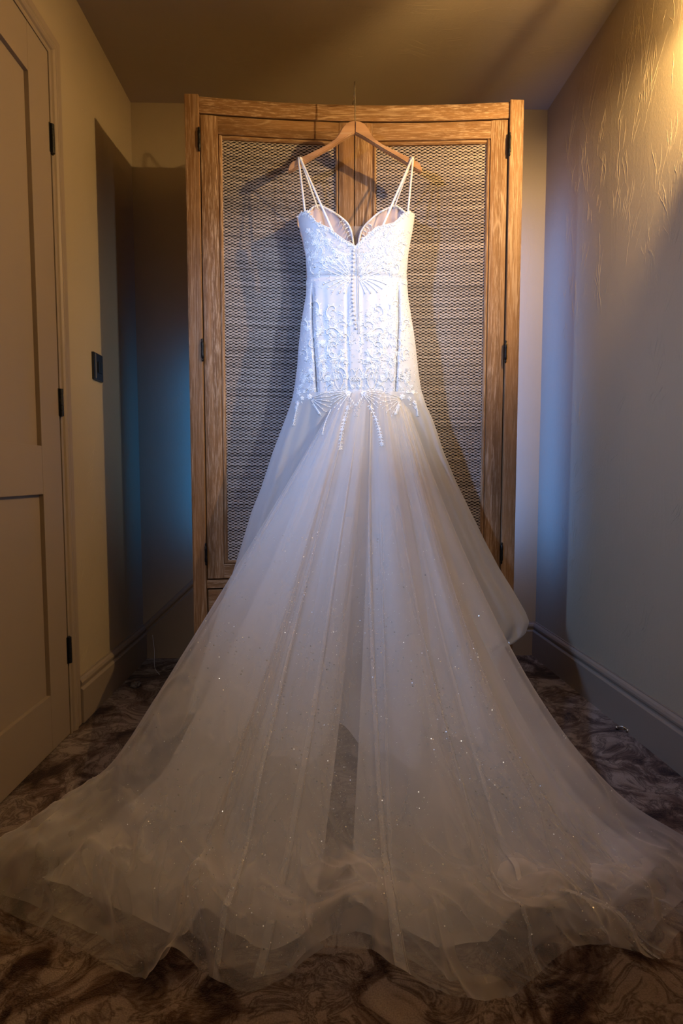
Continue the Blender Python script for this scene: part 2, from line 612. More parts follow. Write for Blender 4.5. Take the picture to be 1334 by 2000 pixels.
# ================================================================== WALL LAMP (out of frame, it lights the right wall)
LX, LY, LZ = 0.842, 1.185, 1.83
wl = empty('wall_lamp', (xr(LY), LY, LZ), 'warm wall lamp with added streak fins and light shield on the right wall beyond frame', 'lamp')
bm = bmesh.new()
bm_tube(bm, [(xr(LY) + .002, LY, LZ - 0.09), (xr(LY) - 0.012, LY, LZ - 0.09)], 0.045, 20)
from_bm('backplate', bm, M['steel'], wl)
bm = bmesh.new()
bm_tube(bm, [(xr(LY) - 0.01, LY, LZ - 0.09), (LX + 0.02, LY, LZ - 0.092), (LX, LY, LZ - 0.08), (LX, LY, LZ - 0.04)], 0.006, 8)
from_bm('arm', bm, M['steel'], wl)
bm = bmesh.new()
for k in range(8):
    a = math.radians(84 + k * 19 + random.uniform(-3, 3))
    c, s_ = math.cos(a), math.sin(a)
    hw = random.choice((0.0035, 0.005, 0.006))
    pts = [(LX + c * 0.038, LY + s_ * 0.038, LZ + 0.006), (LX + c * 0.038, LY + s_ * 0.038, LZ + 0.05)]
    bm_tube(bm, pts, [hw, hw], 4, True, 1.0)
from_bm('streak_fin', bm, M['steel'], wl)  # unseen fins added on the ceiling side to cut the light into streaks
bm = bmesh.new()
bm_tube(bm, [(LX, LY, LZ - 0.046), (LX, LY, LZ - 0.042), (LX, LY, LZ - 0.037), (LX, LY, LZ - 0.035)], [0.007, 0.018, 0.026, 0.027], 24)
from_bm('light_shield', bm, M['steel'], wl, True)  # unseen dish added to block the bulb's downward light
lamp('POINT', 'wall_lamp_bulb', (LX, LY, LZ), (1.0, 0.65, 0.26), 40, shadow_soft_size=0.006)

# ================================================================== WARDROBE
WX0, WX1, WT = -0.4295, 0.6065, 1.897
WC, WH = (WX0 + WX1) / 2, (WX1 - WX0) / 2
WYB = 2.225


def fy(x):                                  # the front is gently concave
    return 1.75 + 0.033 * (1 - ((x - WC) / WH) ** 2)


def bow(name, x0, x1, z0, z1, d0, d1, mat, parent, seg=12, bev=0.0015):
    """piece that follows the concave front: depth d0..d1 behind the front line"""
    bm = bmesh.new()
    xs = np.linspace(x0, x1, seg + 1)
    rings = []
    for i, x in enumerate(xs):
        e = bev if i in (0, seg) else 0.0
        y0, y1 = fy(x) + d0, fy(x) + d1
        b = bev
        sec = [(y0 + e, z0 + b), (y0 + b + e, z0), (y1, z0), (y1, z1), (y0 + b + e, z1), (y0 + e, z1 - b)]
        rings.append([bm.verts.new((x, y, z)) for y, z in sec])
    n = 6
    for i in range(seg):
        for k in range(n):
            bm.faces.new((rings[i][k], rings[i][(k + 1) % n], rings[i + 1][(k + 1) % n], rings[i + 1][k]))
    bm.faces.new(rings[0])
    bm.faces.new(rings[-1][::-1])
    return from_bm(name, bm, mat, parent)


wd = empty('wardrobe', (WC, 2.0, 0), 'tall limed oak wardrobe with concave front and two woven cord doors', 'wardrobe')
PW = 0.0425
for x0 in (WX0, WX1 - PW):
    box('post', (x0, 1.75, 0), (x0 + PW, 1.80, WT + 0.002), M['oak_v'], wd, 0.003)
    box('post', (x0, WYB - 0.045, 0), (x0 + PW, WYB, WT), M['oak_v'], wd, 0.003)
IX0, IX1 = WX0 + PW, WX1 - PW
for x0 in (WX0 + 0.008, WX1 - 0.026):
    box('side_panel', (x0, 1.80, 0.07), (x0 + 0.018, WYB - 0.045, WT - 0.004), M['oak_v'], wd, 0.001)
box('back_panel', (IX0, WYB - 0.02, 0.07), (IX1, WYB - 0.008, WT - 0.004), M['oak_v'], wd, 0.001)
box('top_panel', (IX0, 1.815, WT - 0.022), (IX1, WYB - 0.02, WT - 0.004), M['oak_h'], wd, 0.001)
bow('top_rail', IX0, IX1, 1.8485, WT - 0.001, 0.0, 0.030, M['oak_h'], wd)
bow('middle_rail', IX0, IX1, 0.386, 0.4125, 0.002, 0.03, M['oak_h'], wd)
bow('bottom_rail', IX0, IX1, 0.045, 0.085, 0.002, 0.03, M['oak_h'], wd)
XM = 0.0875                                  # meeting line of the doors
for a, b in ((IX0 + 0.0035, XM - 0.0015), (XM + 0.0015, IX1 - 0.0035)):
    bow('drawer', a, b, 0.089, 0.381, 0.004, 0.024, M['oak_h'], wd)

DZ0, DZ1 = 0.417, 1.8455
SW_, CW = 0.0505, 0.0505


def cord_panel(name, x0, x1, z0, z1, parent):
    """woven paper cord: wavy weft strands that meet and part over the warp, leaving lens-shaped gaps"""
    pitch, half = 0.00465, 0.0089
    nr = int((z1 - z0) / pitch)
    per = 4
    nh = int((x1 - x0) / half)
    nx = nh * per + 1
    xs = x0 + (np.arange(nx)) * (x1 - x0) / (nx - 1)
    ph = np.arange(nx) * PI / per
    V, Fc = [], []
    base = 0
    yb = np.array([fy(x) for x in xs]) + 0.0135
    for i in range(nr):
        zc = z0 + (i + 0.5) * pitch
        sgn = 1 if i % 2 == 0 else -1
        w = np.cos(ph) * sgn
        jit = rng.normal(0, 0.00024, nx) + rng.normal(0, 0.00012)
        dz = 0.00112 * w * (1 + rng.normal(0, 0.22, nx)) + jit
        dy = -0.0010 * (0.5 + 0.5 * np.cos(2 * ph)) + rng.normal(0, 0.0001, nx)
        r = 0.00122 * (1 + rng.normal(0, 0.14))
        for (oy, oz) in ((0.0006, -r), (-0.0007, -0.35 * r), (-0.0007, 0.35 * r), (0.0006, r)):
            V.append(np.stack([xs, yb + dy + oy, zc + dz + oz], 1))
        for k in range(3):
            a = base + k * nx + np.arange(nx - 1)
            Fc.append(np.stack([a, a + 1, a + nx + 1, a + nx], 1))
        base += 4 * nx
    V = np.concatenate(V)
    Fc = np.concatenate(Fc)
    me = bpy.data.meshes.new(name)
    me.vertices.add(len(V))
    me.vertices.foreach_set('co', V.ravel())
    me.loops.add(Fc.size)
    me.loops.foreach_set('vertex_index', Fc.ravel().astype(np.int32))
    me.polygons.add(len(Fc))
    me.polygons.foreach_set('loop_start', np.arange(0, Fc.size, 4, dtype=np.int32))
    me.update(calc_edges=True)
    me.validate()
    o = link(name, me, M['cord'], parent, True)
    o['kind'] = 'stuff'
    return o


def wdoor(x0, x1, hx, stile_l, stile_r):
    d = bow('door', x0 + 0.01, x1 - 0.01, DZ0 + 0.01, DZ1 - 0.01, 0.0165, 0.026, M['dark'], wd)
    bow('stile', x0, x0 + stile_l, DZ0, DZ1, 0.0025, 0.025, M['oak_v'], d, 4)
    bow('stile', x1 - stile_r, x1, DZ0, DZ1, 0.0025, 0.025, M['oak_v'], d, 4)
    a, b = x0 + stile_l, x1 - stile_r
    bow('rail', a + 0.0004, b - 0.0004, DZ1 - 0.0525, DZ1, 0.003, 0.025, M['oak_h'], d, 10)
    bow('rail', a + 0.0004, b - 0.0004, DZ0, DZ0 + 0.0465, 0.003, 0.025, M['oak_h'], d, 10)
    za, zb = DZ0 + 0.0465, DZ1 - 0.0525
    mw = 0.0115
    bow('moulding', a, a + mw, za, zb, 0.0055, 0.022, M['oak_v'], d, 3, 0.0035)
    bow('moulding', b - mw, b, za, zb, 0.0055, 0.022, M['oak_v'], d, 3, 0.0035)
    bow('moulding', a + mw, b - mw, zb - mw, zb, 0.0055, 0.022, M['oak_h'], d, 8, 0.0035)
    bow('moulding', a + mw, b - mw, za, za + mw, 0.0055, 0.022, M['oak_h'], d, 8, 0.0035)
    cord_panel('woven_panel', a + mw - 0.001, b - mw + 0.001, za + mw - 0.001, zb - mw + 0.001, d)
    for z0 in (0.463, 1.103, 1.731):
        bm = bmesh.new()
        y = 1.7485
        zz = [0, 0.004, 0.006, 0.010, 0.012, 0.024, 0.026, 0.045, 0.047, 0.059, 0.061, 0.065, 0.067, 0.071]
        rr = [0.0015, 0.0034, 0.0028, 0.0028, 0.0044, 0.0044, 0.0040, 0.0040, 0.0044, 0.0044, 0.0028, 0.0028, 0.0034, 0.0015]
        bm_tube(bm, [(hx, y, z0 + q) for q in zz], rr, 10)
        from_bm('hinge', bm, M['iron'], d, True)
    return d


wdoor(IX0 + 0.0035, XM - 0.0016, IX0 + 0.0005, SW_, 0.047)
wdoor(XM + 0.0016, IX1 - 0.0035, IX1 - 0.0005, 0.055, SW_)

# ================================================================== HANGER
HY0, HY1 = 1.694, 1.710
hg = empty('coat_hanger', (0.085, 1.70, 1.70), 'pale beech coat hanger hooked over the wardrobe top rail', 'coat hanger')
top = [(693, 235), (684, 236.5), (675, 241), (668, 250), (662, 261), (654, 271), (640, 281), (620, 291.5), (600, 301), (582, 309.5), (571, 315), (565, 322), (562.3, 331)]
bot = [(563.5, 334), (571, 332), (582, 325), (600, 313.5), (620, 301.5), (640, 290), (660, 277.5), (677, 267), (693, 258.5)]


def arm(mirror):
    o2 = [(2 * 693.4 - x if mirror else x, y) for x, y in top + bot]
    p = [at_y(x, y, HY0) for x, y in o2]
    n = len(p)
    bm = bmesh.new()
    f = [bm.verts.new((v[0], HY0, v[2])) for v in p]
    b = [bm.verts.new((v[0], HY1, v[2])) for v in p]
    bm.faces.new(f)
    bm.faces.new(b[::-1])
    for i in range(n):
        bm.faces.new((f[i], f[(i + 1) % n], b[(i + 1) % n], b[i]))
    bmesh.ops.recalc_face_normals(bm, faces=bm.faces)
    es = [e for e in bm.edges if abs(e.verts[0].co.y - e.verts[1].co.y) < 1e-6]
    bmesh.ops.bevel(bm, geom=es, offset=0.0022, segments=2, affect='EDGES')
    return from_bm('hanger_arm', bm, M['beech'], hg)


arm(False)
arm(True)
hc = at_y(693.4, 240, 1.702)
pts = [(hc[0], 1.702, hc[2] - 0.01), (hc[0], 1.702, hc[2] + 0.035)]
for k in range(0, 13):
    a = k * PI / 12
    pts.append((hc[0] - 0.0012 * math.sin(a * 2), 1.747 - 0.045 * math.cos(a) , hc[2] + 0.105 + 0.048 * math.sin(a) + (0.01 if k == 12 else 0)))
pts[2:2] = [(hc[0] + 0.001, 1.702, hc[2] + 0.07)]
hk = smooth_curve([(hc[0], 1.702, hc[2] - .01), (hc[0], 1.702, hc[2] + .06), (hc[0] - .001, 1.706, hc[2] + .12), (hc[0] - .002, 1.730, 1.884),
                   (hc[0] - .002, 1.770, 1.9015), (hc[0] - .002, 1.800, 1.9015), (hc[0] - .002, 1.822, 1.8975)], 26)
bm = bmesh.new()
bm_tube(bm, hk, 0.00155, 8)
from_bm('hook', bm, M['steel'], hg, True)

# ================================================================== DRESS
dress = empty('wedding_dress', (0.087, 1.66, 0), 'ivory lace wedding dress with long sparkling tulle train hung from wooden hanger', 'dress')
BC, BYC = 0.0, 1.70
SIL = [(424, 580.5, 809.5), (450, 584.5, 806), (470, 590.5, 802), (500, 596.5, 797), (520, 597.5, 795.5), (533, 598.5, 794), (545, 599, 794.5), (580, 597, 797),
       (620, 590, 803), (650, 586, 808), (690, 582, 813), (720, 580, 816), (750, 576, 820), (775, 572, 825), (795, 566, 832)]
SZ, SLX, SRX = [], [], []
for y, a, b in SIL:
    pa, pb = at_y(a, y, BYC), at_y(b, y, BYC)
    SZ.append((pa[2] + pb[2]) / 2)
    SLX.append(pa[0])
    SRX.append(pb[0])
SZ, SLX, SRX = [np.array(q[::-1]) for q in (SZ, SLX, SRX)]


def bx(z):
    return np.interp(z, SZ, SLX), np.interp(z, SZ, SRX)


def bdepth(z):
    return interp(z, [(0.93, 0.082), (1.05, 0.080), (1.2, 0.066), (1.33, 0.052), (1.42, 0.058), (1.5, 0.060)])


GROOVES = [(610.5, 0.0040, 0.016), (780, 0.0035, 0.013), (632, 0.010, 0.003), (757, 0.012, 0.0025), (655, 0.013, 0.002), (735, 0.012, 0.002),
           (678, 0.004, 0.006), (709, 0.008, 0.002)]
GX = [(at_y(p, 600, 1.64)[0], w, d) for p, w, d in GROOVES]


def bsurf(x, z, off=0.0):
    """back of the bodice: point on the outside at width x and height z"""
    lo_, hi_ = bx(z)
    x = min(max(x, lo_ + 0.0008), hi_ - 0.0008)
    a, b = bx(z)
    c, w = (a + b) / 2, (b - a) / 2
    q = max(-1.0, min(1.0, (x - c) / w))
    y = BYC - bdepth(z) * (1 - abs(q) ** 2.6) ** (1 / 2.2)
    fold = max(0.0, min(1.0, (1.322 - z) / 0.05))
    if fold > 0:
        for gx, gw, gd in GX:
            dd = (x - c) * (1 + 0.5 * max(0, (1.2 - z))) - (gx - c)
            y += fold * gd * math.exp(-(dd / gw) ** 2)
    # slight tuck along the waist seam
    y += 0.004 * math.exp(-((z - 1.333) / 0.006) ** 2)
    return Vector((x, y - off, z))


TOPE = [(579.5, 424), (590, 422.5), (599, 422), (619, 436), (643, 449.5), (660, 464), (674, 474), (688, 481), (693.5, 485), (699, 480), (717.5, 462.5), (732, 449.5),
        (749, 444), (770, 437), (785, 429), (794, 421.5), (802, 420), (810, 419)]
TOP3 = []
for px, py in TOPE:
    p = at_y(px, py, 1.655 if 610 < px < 780 else 1.69)
    TOP3.append((p[0], p[2]))


def ztop(x):
    return float(interp(x, TOP3))


def back_panel():
    nx, nz = 150, 120
    vs, fs = [], []
    z0 = 0.972
    for j in range(nz + 1):
        for i in range(nx + 1):
            q = -math.cos(PI * i / nx)
            v = j / nz
            z = 1.40
            for _ in range(5):
                a, b = bx(z)
                x = (a + b) / 2 + q * (b - a) / 2
                z = z0 + v * (ztop(x) - z0)
            vs.append(bsurf(x, z))
    for j in range(nz):
        for i in range(nx):
            k = j * (nx + 1) + i
            fs.append((k, k + 1, k + nx + 2, k + nx + 1))
    o = mesh('bodice_back', vs, fs, M['satin'], dress, True)
    return o


back_panel()


def front_panel():
    """the far side of the bodice, towards the wardrobe: waist down, and the two cups above"""
    nx, nz = 60, 50
    vs, fs = [], []
    for j in range(nz + 1):
        z = 0.945 + (1.395 - 0.945) * j / nz
        a, b = bx(z)
        for i in range(nx + 1):
            q = -math.cos(PI * i / nx)
            x = (a + b) / 2 + q * (b - a) / 2
            vs.append((x, BYC + min(0.048, 0.8 * bdepth(z)) * (1 - abs(q) ** 2.6) ** (1 / 2.2), z))
    for j in range(nz):
        for i in range(nx):
            k = j * (nx + 1) + i
            fs.append((k, k + nx + 1, k + nx + 2, k + 1))
    mesh('bodice_front', vs, fs, M['cup'], dress, True)


front_panel()
CUPL = [(581, 424), (590, 424), (598, 419), (610, 407), (622, 402), (640, 409), (660, 421), (676, 434), (684, 447), (688, 463), (691, 486)]
CUPR = [(699, 486), (702, 466), (706, 452), (714, 440), (724, 430), (738, 418), (755, 409), (770, 403), (780, 407), (792, 417), (800, 420), (808, 420)]


def cup(pl, tag_):
    top = smooth_curve([(p[0], 0, p[1]) for p in pl], 40)
    P3 = []
    n = len(top)
    for i, t in enumerate(top):
        q = i / (n - 1)
        out = q if tag_ == 'l' else 1 - q          # 0 at the side, 1 at the middle
        yy = 1.70 + 0.048 * min(1, out * 4) ** 0.7
        p = at_y(t[0], t[2], yy)
        P3.append(Vector(p))
    vs, fs = [], []
    rows = 14
    for j in range(rows + 1):
        for i, p in enumerate(P3):
            v = j / rows
            z = p.z + (1.36 - p.z) * v
            a, b = bx(min(z, 1.48))
            x = min(max(p.x, a + .001), b - .001) if v > 0.15 else p.x
            cx = (P3[0].x + P3[-1].x) / 2
            bulge = 0.012 * math.sin(PI * min(1, v * 1.2)) * (1 - ((p.x - cx) / 0.09) ** 2)
            rip = 0.0022 * math.sin(i * 1.15 + v * 3) * (1 - v)
            vs.append((x, p.y - max(-0.01, -bulge) * 0 + min(0.012, max(0, bulge)) + rip, z))
    for j in range(rows):
        for i in range(n - 1):
            k = j * n + i
            fs.append((k, k + 1, k + n + 1, k + n))
    c = mesh('bust_cup', vs, fs, M['cup'], dress, True)
    c['label'] = 'dusky pink inner lining of the cup'
    bm = bmesh.new()
    bm_tube(bm, [p + Vector((0, -0.002, 0)) for p in P3], 0.0033, 7)
    for i in range(0, n):
        for _ in range(3):
            p = P3[i] + Vector((random.gauss(0, .002), -0.005, -abs(random.gauss(0, .004))))
            bmesh.ops.create_icosphere(bm, subdivisions=1, radius=random.uniform(.0008, .0016), matrix=__import__('mathutils').Matrix.Translation(p))
    # lace band spreading down the plunge
    for i in range(n):
        q = i / (n - 1)
        out = q if tag_ == 'l' else 1 - q
        if out > 0.66 and i % 2 == 0:
            sx = -1 if tag_ == 'l' else 1
            p = P3[i]
            bm_tube(bm, [p, p + Vector((sx * 0.012, 0, -0.006)), p + Vector((sx * 0.017, 0, -0.018))], [.0022, .0016, .0006], 5)
    from_bm('cup_trim', bm, M['lace'], c, True)


cup(CUPL, 'l')
cup(CUPR, 'r')
p0, p1, p2, p3 = at_y(683, 441, 1.756), at_y(717, 441, 1.756), at_y(703, 490, 1.75), at_y(687, 490, 1.75)
bm = bmesh.new()
rows = []
for j in range(9):
    v = j / 8
    a_, b_ = p0 + (p3 - p0) * v, p1 + (p2 - p1) * v
    rows.append([bm.verts.new(a_ + (b_ - a_) * i / 8 + np.array([0, 0.003 * math.sin(PI * i / 8), 0])) for i in range(9)])
for j in range(8):
    for i in range(8):
        bm.faces.new((rows[j][i], rows[j][i + 1], rows[j + 1][i + 1], rows[j + 1][i]))
mp_ = from_bm('mesh_insert', bm, M['tul_mesh'], dress, True)
mp_['label'] = 'sheer skin-toned mesh insert in the plunge'


# straps -------------------------------------------------------------
def ribbon(name, pts, w, mat, n=24, beads=False, label=None):
    c = smooth_curve(pts, n)
    bm = bmesh.new()
    bm_tube(bm, c, w, 8, True, 0.35, (0, 1, 0))
    if beads:
        for i in range(n * 4):
            k = random.uniform(0, n - 1.01)
            i0 = int(k)
            p = c[i0] + (c[i0 + 1] - c[i0]) * (k - i0)
            bmesh.ops.create_icosphere(bm, subdivisions=1, radius=random.uniform(.0006, .0012),
                                       matrix=__import__('mathutils').Matrix.Translation(Vector((p[0] + random.uniform(-w, w) * .8, p[1] - w * .4, p[2]))))
    o = from_bm(name, bm, mat, dress, True)
    if label:
        o['label'] = label
    return o


def arc_over(xa, ya, tx, ty, yy_end, side):
    """strap that leaves the dress and loops over the hanger arm at (tx, ty)"""
    e = at_y(xa, ya, yy_end)
    t = at_y(tx, ty, 1.690)
    return [tuple(e), tuple(e + (t - e) * 0.5), tuple(t), (t[0] + side * .002, 1.694, t[2] + 0.004), (t[0] + side * .003, 1.702, t[2] + 0.0055),
            (t[0] + side * .003, 1.712, t[2] + 0.002)]


ribbon('strap', arc_over(597, 424, 583.5, 312, 1.665, 1), 0.0030, M['strap'])
ribbon('strap', arc_over(796, 424, 806.5, 312, 1.665, -1), 0.0030, M['strap'])
ribbon('strap', arc_over(621, 409, 587, 311.5, 1.735, 1), 0.0026, M['strap'])
ribbon('strap', arc_over(769, 409, 804, 311.5, 1.735, -1), 0.0026, M['strap'])
ribbon('strap', arc_over(651, 454, 588.5, 313, 1.645, 1), 0.0032, M['lace'], 30, True, 'strap set with small beads')
ribbon('strap', arc_over(744, 450, 803, 313, 1.645, -1), 0.0032, M['lace'], 30, True, 'strap set with small beads')

# buttons and placket ----------------------------------------------------
bxs = [(690.5, 489), (690, 496), (690, 503), (690, 511), (690, 519), (690, 527), (689, 535), (688.5, 543), (688.5, 551), (688, 559), (688, 567), (688, 575), (688, 583),
       (689, 591), (690, 599), (690, 607), (691, 616), (692, 625), (693, 634), (694.5, 643)]
btn = None
for px, py in bxs:
    p = at_y(px, py, 1.64)
    c = bsurf(p[0], p[2], 0.003)
    if btn is None:
        bm = bmesh.new()
        bmesh.ops.create_icosphere(bm, subdivisions=2, radius=0.0037)
        for v in bm.verts:
            v.co.y *= 0.7
        btn = from_bm('button', bm, M['satin'], dress, True)
        o = btn
    else:
        o = btn.copy()
        COL.objects.link(o)
    o.matrix_parent_inverse = dress.matrix_basis.inverted()
    o.location = c
bm = bmesh.new()
for k in range(2):
    pts = []
    for i in range(40):
        py = 486 + i * 4.3
        p = at_y(697 + 3 * k + (py - 486) * 0.012, py, 1.64)
        pts.append(bsurf(p[0], p[2], 0.001))
    bm_tube(bm, pts, 0.0011, 5)
from_bm('placket', bm, M['satin'], dress, True)


# lace ----------------------------------------------------------------------
def stroke(bm, pts, r0, r1=None, off=0.0012, n=None):
    r1 = r0 if r1 is None else r1
    P = [bsurf(x, z, off) for x, z in pts]
    m = len(P)
    rs = [(r0 + (r1 - r0) * i / (m - 1)) for i in range(m)]
    bm_tube(bm, P, rs, 5, True, 0.8)


def leaf(bm, x, z, ang, ln, wd_, off=0.0010):
    """almond leaf with a raised middle"""
    ca, sa = math.cos(ang), math.sin(ang)
    n = 5
    left, right, mid = [], [], []
    for i in range(n + 1):
        t = i / n
        w = wd_ * math.sin(PI * min(1, t * 0.95 + 0.03)) ** 0.8
        bxx, bz = x + ca * ln * t, z + sa * ln * t
        left.append(bm.verts.new(bsurf(bxx - sa * w, bz + ca * w, off * 0.4)))
        right.append(bm.verts.new(bsurf(bxx + sa * w, bz - ca * w, off * 0.4)))
        mid.append(bm.verts.new(bsurf(bxx, bz, off + 0.0014 * math.sin(PI * t))))
    for i in range(n):
        bm.faces.new((left[i], left[i + 1], mid[i + 1], mid[i]))
        bm.faces.new((mid[i], mid[i + 1], right[i + 1], right[i]))


def flower(bm, x, z, r, petals=5, rot=0.0):
    for k in range(petals):
        leaf(bm, x, z, rot + k * 2 * PI / petals, r, r * 0.36, 0.0020)
    for k in range(3):
        a = k * 2.1
        bm_ball(bm, bsurf(x + math.cos(a) * r * .12, z + math.sin(a) * r * .12, 0.003), r * 0.17)


def bm_ball(bm, c, r):
    t = [bm.verts.new(c + Vector(d) * r) for d in ((1, 0, 0), (-1, 0, 0), (0, 1, 0), (0, -1, 0), (0, 0, 1), (0, 0, -1))]
    for a, b, c_ in ((0, 2, 4), (2, 1, 4), (1, 3, 4), (3, 0, 4), (2, 0, 5), (1, 2, 5), (3, 1, 5), (0, 3, 5)):
        bm.faces.new((t[a], t[b], t[c_]))


def scroll(bm, x, z, ang, size, hand=1, turns=1.3):
    pts = []
    a = ang
    step = size * 0.16
    cx, cz = x, z
    m = int(16 * turns)
    for i in range(m):
        pts.append((cx, cz))
        cx += math.cos(a) * step * (1 - i / m * 0.75)
        cz += math.sin(a) * step * (1 - i / m * 0.75)
        a += hand * (0.12 + 0.42 * i / m)
    stroke(bm, pts, size * 0.055, size * 0.04, 0.0016)
    bm_ball(bm, bsurf(pts[-1][0], pts[-1][1], 0.003), size * 0.07)
    for i in range(1, m, 3):
        leaf(bm, pts[i][0], pts[i][1], math.atan2(pts[i][1] - pts[i - 1][1], pts[i][0] - pts[i - 1][0]) - hand * 0.9, size * 0.28, size * 0.055)


CX = at_y(693.4, 600, 1.64)[0]


def pxz(px, py):
    p = at_y(px, py, 1.645)
    return p[0], p[2]


def motif(fn):
    bm = bmesh.new()
    fn(bm)
    if not bm.verts:
        bm.free()
        return
    from_bm('lace_motif', bm, M['lace'], dress, True)


def both(fn):
    """one motif on each side of the buttons"""
    motif(lambda bm: fn(bm, 1))
    motif(lambda bm: fn(bm, -1))


def mx(x, s):
    return x if s == 1 else 2 * CX - x


def ma(a, s):
    return a if s == 1 else PI - a


# scalloped edge along the neckline
for s in (1, -1):
    bm = bmesh.new()
    for i in range(70):
        t = i / 69
        px = 583 + t * (692 - 583)
        x = mx(at_y(px, 450, 1.655)[0], s)
        z = ztop(x)
        leaf(bm, x, z - .001, -PI / 2 + random.gauss(0, .9), random.uniform(.006, .011), .0022, .0015)
        bm_ball(bm, bsurf(x, z + .0008, .001), .0019)
    from_bm('neckline_trim', bm, M['lace'], dress, True)

# upper bodice: sweeping sprays of leaves
for (px, py, deg, ln) in [(600, 445, -50, .055), (612, 470, -20, .05), (603, 498, 20, .045), (640, 470, -70, .06), (655, 490, -35, .05), (628, 508, 5, .05),
                          (672, 500, -80, .035), (620, 450, -110, .05), (650, 512, 10, .035)]:
    x0, z0 = pxz(px, py)

    def spray(bm, s, x0=x0, z0=z0, deg=deg, ln=ln):
        a0 = math.radians(deg)
        pts = []
        x, z, a = x0, z0, a0
        for i in range(9):
            pts.append((mx(x, s), min(z, ztop(mx(x, s)) - .003)))
            x += math.cos(a) * ln / 8
            z += math.sin(a) * ln / 8
            a += 0.10
        stroke(bm, pts, .0011, .0006)
        for i in range(1, 9):
            th = math.atan2(pts[i][1] - pts[i - 1][1], pts[i][0] - pts[i - 1][0])
            for sd in (1, -1):
                leaf(bm, pts[i][0], pts[i][1], th + sd * (0.75 + random.gauss(0, .12)), random.uniform(.008, .012), .0016)
        flower(bm, pts[0][0], pts[0][1], .0085, 5, random.random())
    both(spray)

# waist: rays fanning out from the buttons
WXC, WZC = pxz(691, 541)
for k, deg in enumerate((172, 160, 148, 136, 124, 183, 194, 206, 220, 236)):
    ln = (.085, .085, .075, .06, .045, .085, .075, .065, .05, .04)[k]

    def rayf(bm, s, deg=deg, ln=ln):
        a = math.radians(deg)
        up = 1 if deg < 180 else -1
        pts = []
        for i in range(10):
            t = i / 9
            x = WXC - .004 + math.cos(a) * ln * (0.12 + 0.88 * t)
            z = WZC + math.sin(a) * ln * (0.12 + 0.88 * t) + up * .014 * t * t
            pts.append((mx(x, s), z))
        stroke(bm, pts, .0016, .0009)
        for i in range(2, 10, 2):
            leaf(bm, pts[i][0], pts[i][1], ma(a + .5 * up, s), .009, .002)
        bm_ball(bm, bsurf(*pts[-1], .002), .0024)
    both(rayf)
for (px, py, deg, sz) in [(640, 522, 160, .026), (612, 530, 140, .024), (665, 515, 120, .022), (600, 545, 200, .022)]:
    x0, z0 = pxz(px, py)
    both(lambda bm, s, x0=x0, z0=z0, deg=deg, sz=sz: scroll(bm, mx(x0, s), z0, ma(math.radians(deg), s), sz, -s if deg > 130 else s))

# skirt of the bodice: columns of scrolls, flowers and plumes down to the hip
for (px, py, deg, sz, hd) in [(622, 610, 75, .036, 1), (640, 622, 110, .034, -1), (600, 640, 80, .03, 1), (618, 655, 200, .034, 1), (655, 640, 60, .028, -1), (664, 655, 120, .036, 1),
                              (640, 690, 100, .032, -1), (610, 690, 260, .030, 1), (598, 700, 70, .026, 1), (668, 690, 240, .034, -1), (680, 672, 70, .024, 1), (660, 720, 80, .028, -1),
                              (632, 725, 250, .030, 1), (592, 745, 80, .026, -1), (676, 738, 100, .034, 1), (686, 758, 120, .024, -1), (648, 752, 200, .026, 1), (612, 742, 120, .022, 1)]:
    x0, z0 = pxz(px, py)

    def sc(bm, s, x0=x0, z0=z0, deg=deg, sz=sz, hd=hd):
        scroll(bm, mx(x0, s), z0, ma(math.radians(deg), s), sz, hd * s)
        flower(bm, mx(x0, s), z0, sz * 0.30, 5, random.random())
    both(sc)
for (px, py, n_, ln) in [(630, 665, 7, .022), (606, 720, 6, .02), (668, 700, 6, .02), (640, 735, 7, .022)]:
    x0, z0 = pxz(px, py)

    def plume(bm, s, x0=x0, z0=z0, n_=n_, ln=ln):
        for k in range(n_):
            a = -PI / 2 + (k - (n_ - 1) / 2) * 0.26
            leaf(bm, mx(x0, s), z0, a, ln * (1 - .12 * abs(k - (n_ - 1) / 2)), .0024, .0018)
    both(plume)
# almond outlines hanging above the hip
for (px, py, w, h) in [(622, 725, .014, .034), (686, 735, .010, .018), (662, 745, .012, .026)]:
    x0, z0 = pxz(px, py)

    def almond(bm, s, x0=x0, z0=z0, w=w, h=h):
        for sd in (1, -1):
            pts = [(mx(x0, s) + sd * w * math.sin(PI * t) ** .8, z0 + h - 2 * h * t) for t in np.linspace(0.02, 1, 12)]
            stroke(bm, pts, .0012)
            for p in pts[::2]:
                bm_ball(bm, bsurf(p[0] + sd * .002, p[1], .002), .0013)
    both(almond)
# small sprigs filling in between the large motifs
for k in range(64):
    z = random.uniform(0.982, 1.225) if k < 46 else random.uniform(1.345, 1.455)
    a, b = bx(z)
    x = CX - random.uniform(0.02, (b - a) / 2 - 0.008)
    if z > ztop(x) - 0.02:
        continue
    th0 = random.uniform(0, 2 * PI)
    ln = random.uniform(.014, .026)

    def sprig(bm, s, x=x, z=z, th0=th0, ln=ln):
        pts, a_ = [], ma(th0, s)
        px_, pz_ = mx(x, s), z
        for i in range(6):
            pts.append((px_, min(max(pz_, .976), ztop(px_) - .004)))
            px_ += math.cos(a_) * ln / 5
            pz_ += math.sin(a_) * ln / 5
            a_ += .22 * s
        stroke(bm, pts, .0010, .0006)
        for i in range(1, 6):
            for sd in (1, -1):
                leaf(bm, pts[i][0], pts[i][1], ma(th0, s) + .2 * i * s + sd * .85, .0075, .0014)
        for sd in range(4):
            bm_ball(bm, bsurf(pts[0][0] + random.gauss(0, .003), pts[0][1] + random.gauss(0, .003), .002), .0015)
    both(sprig)

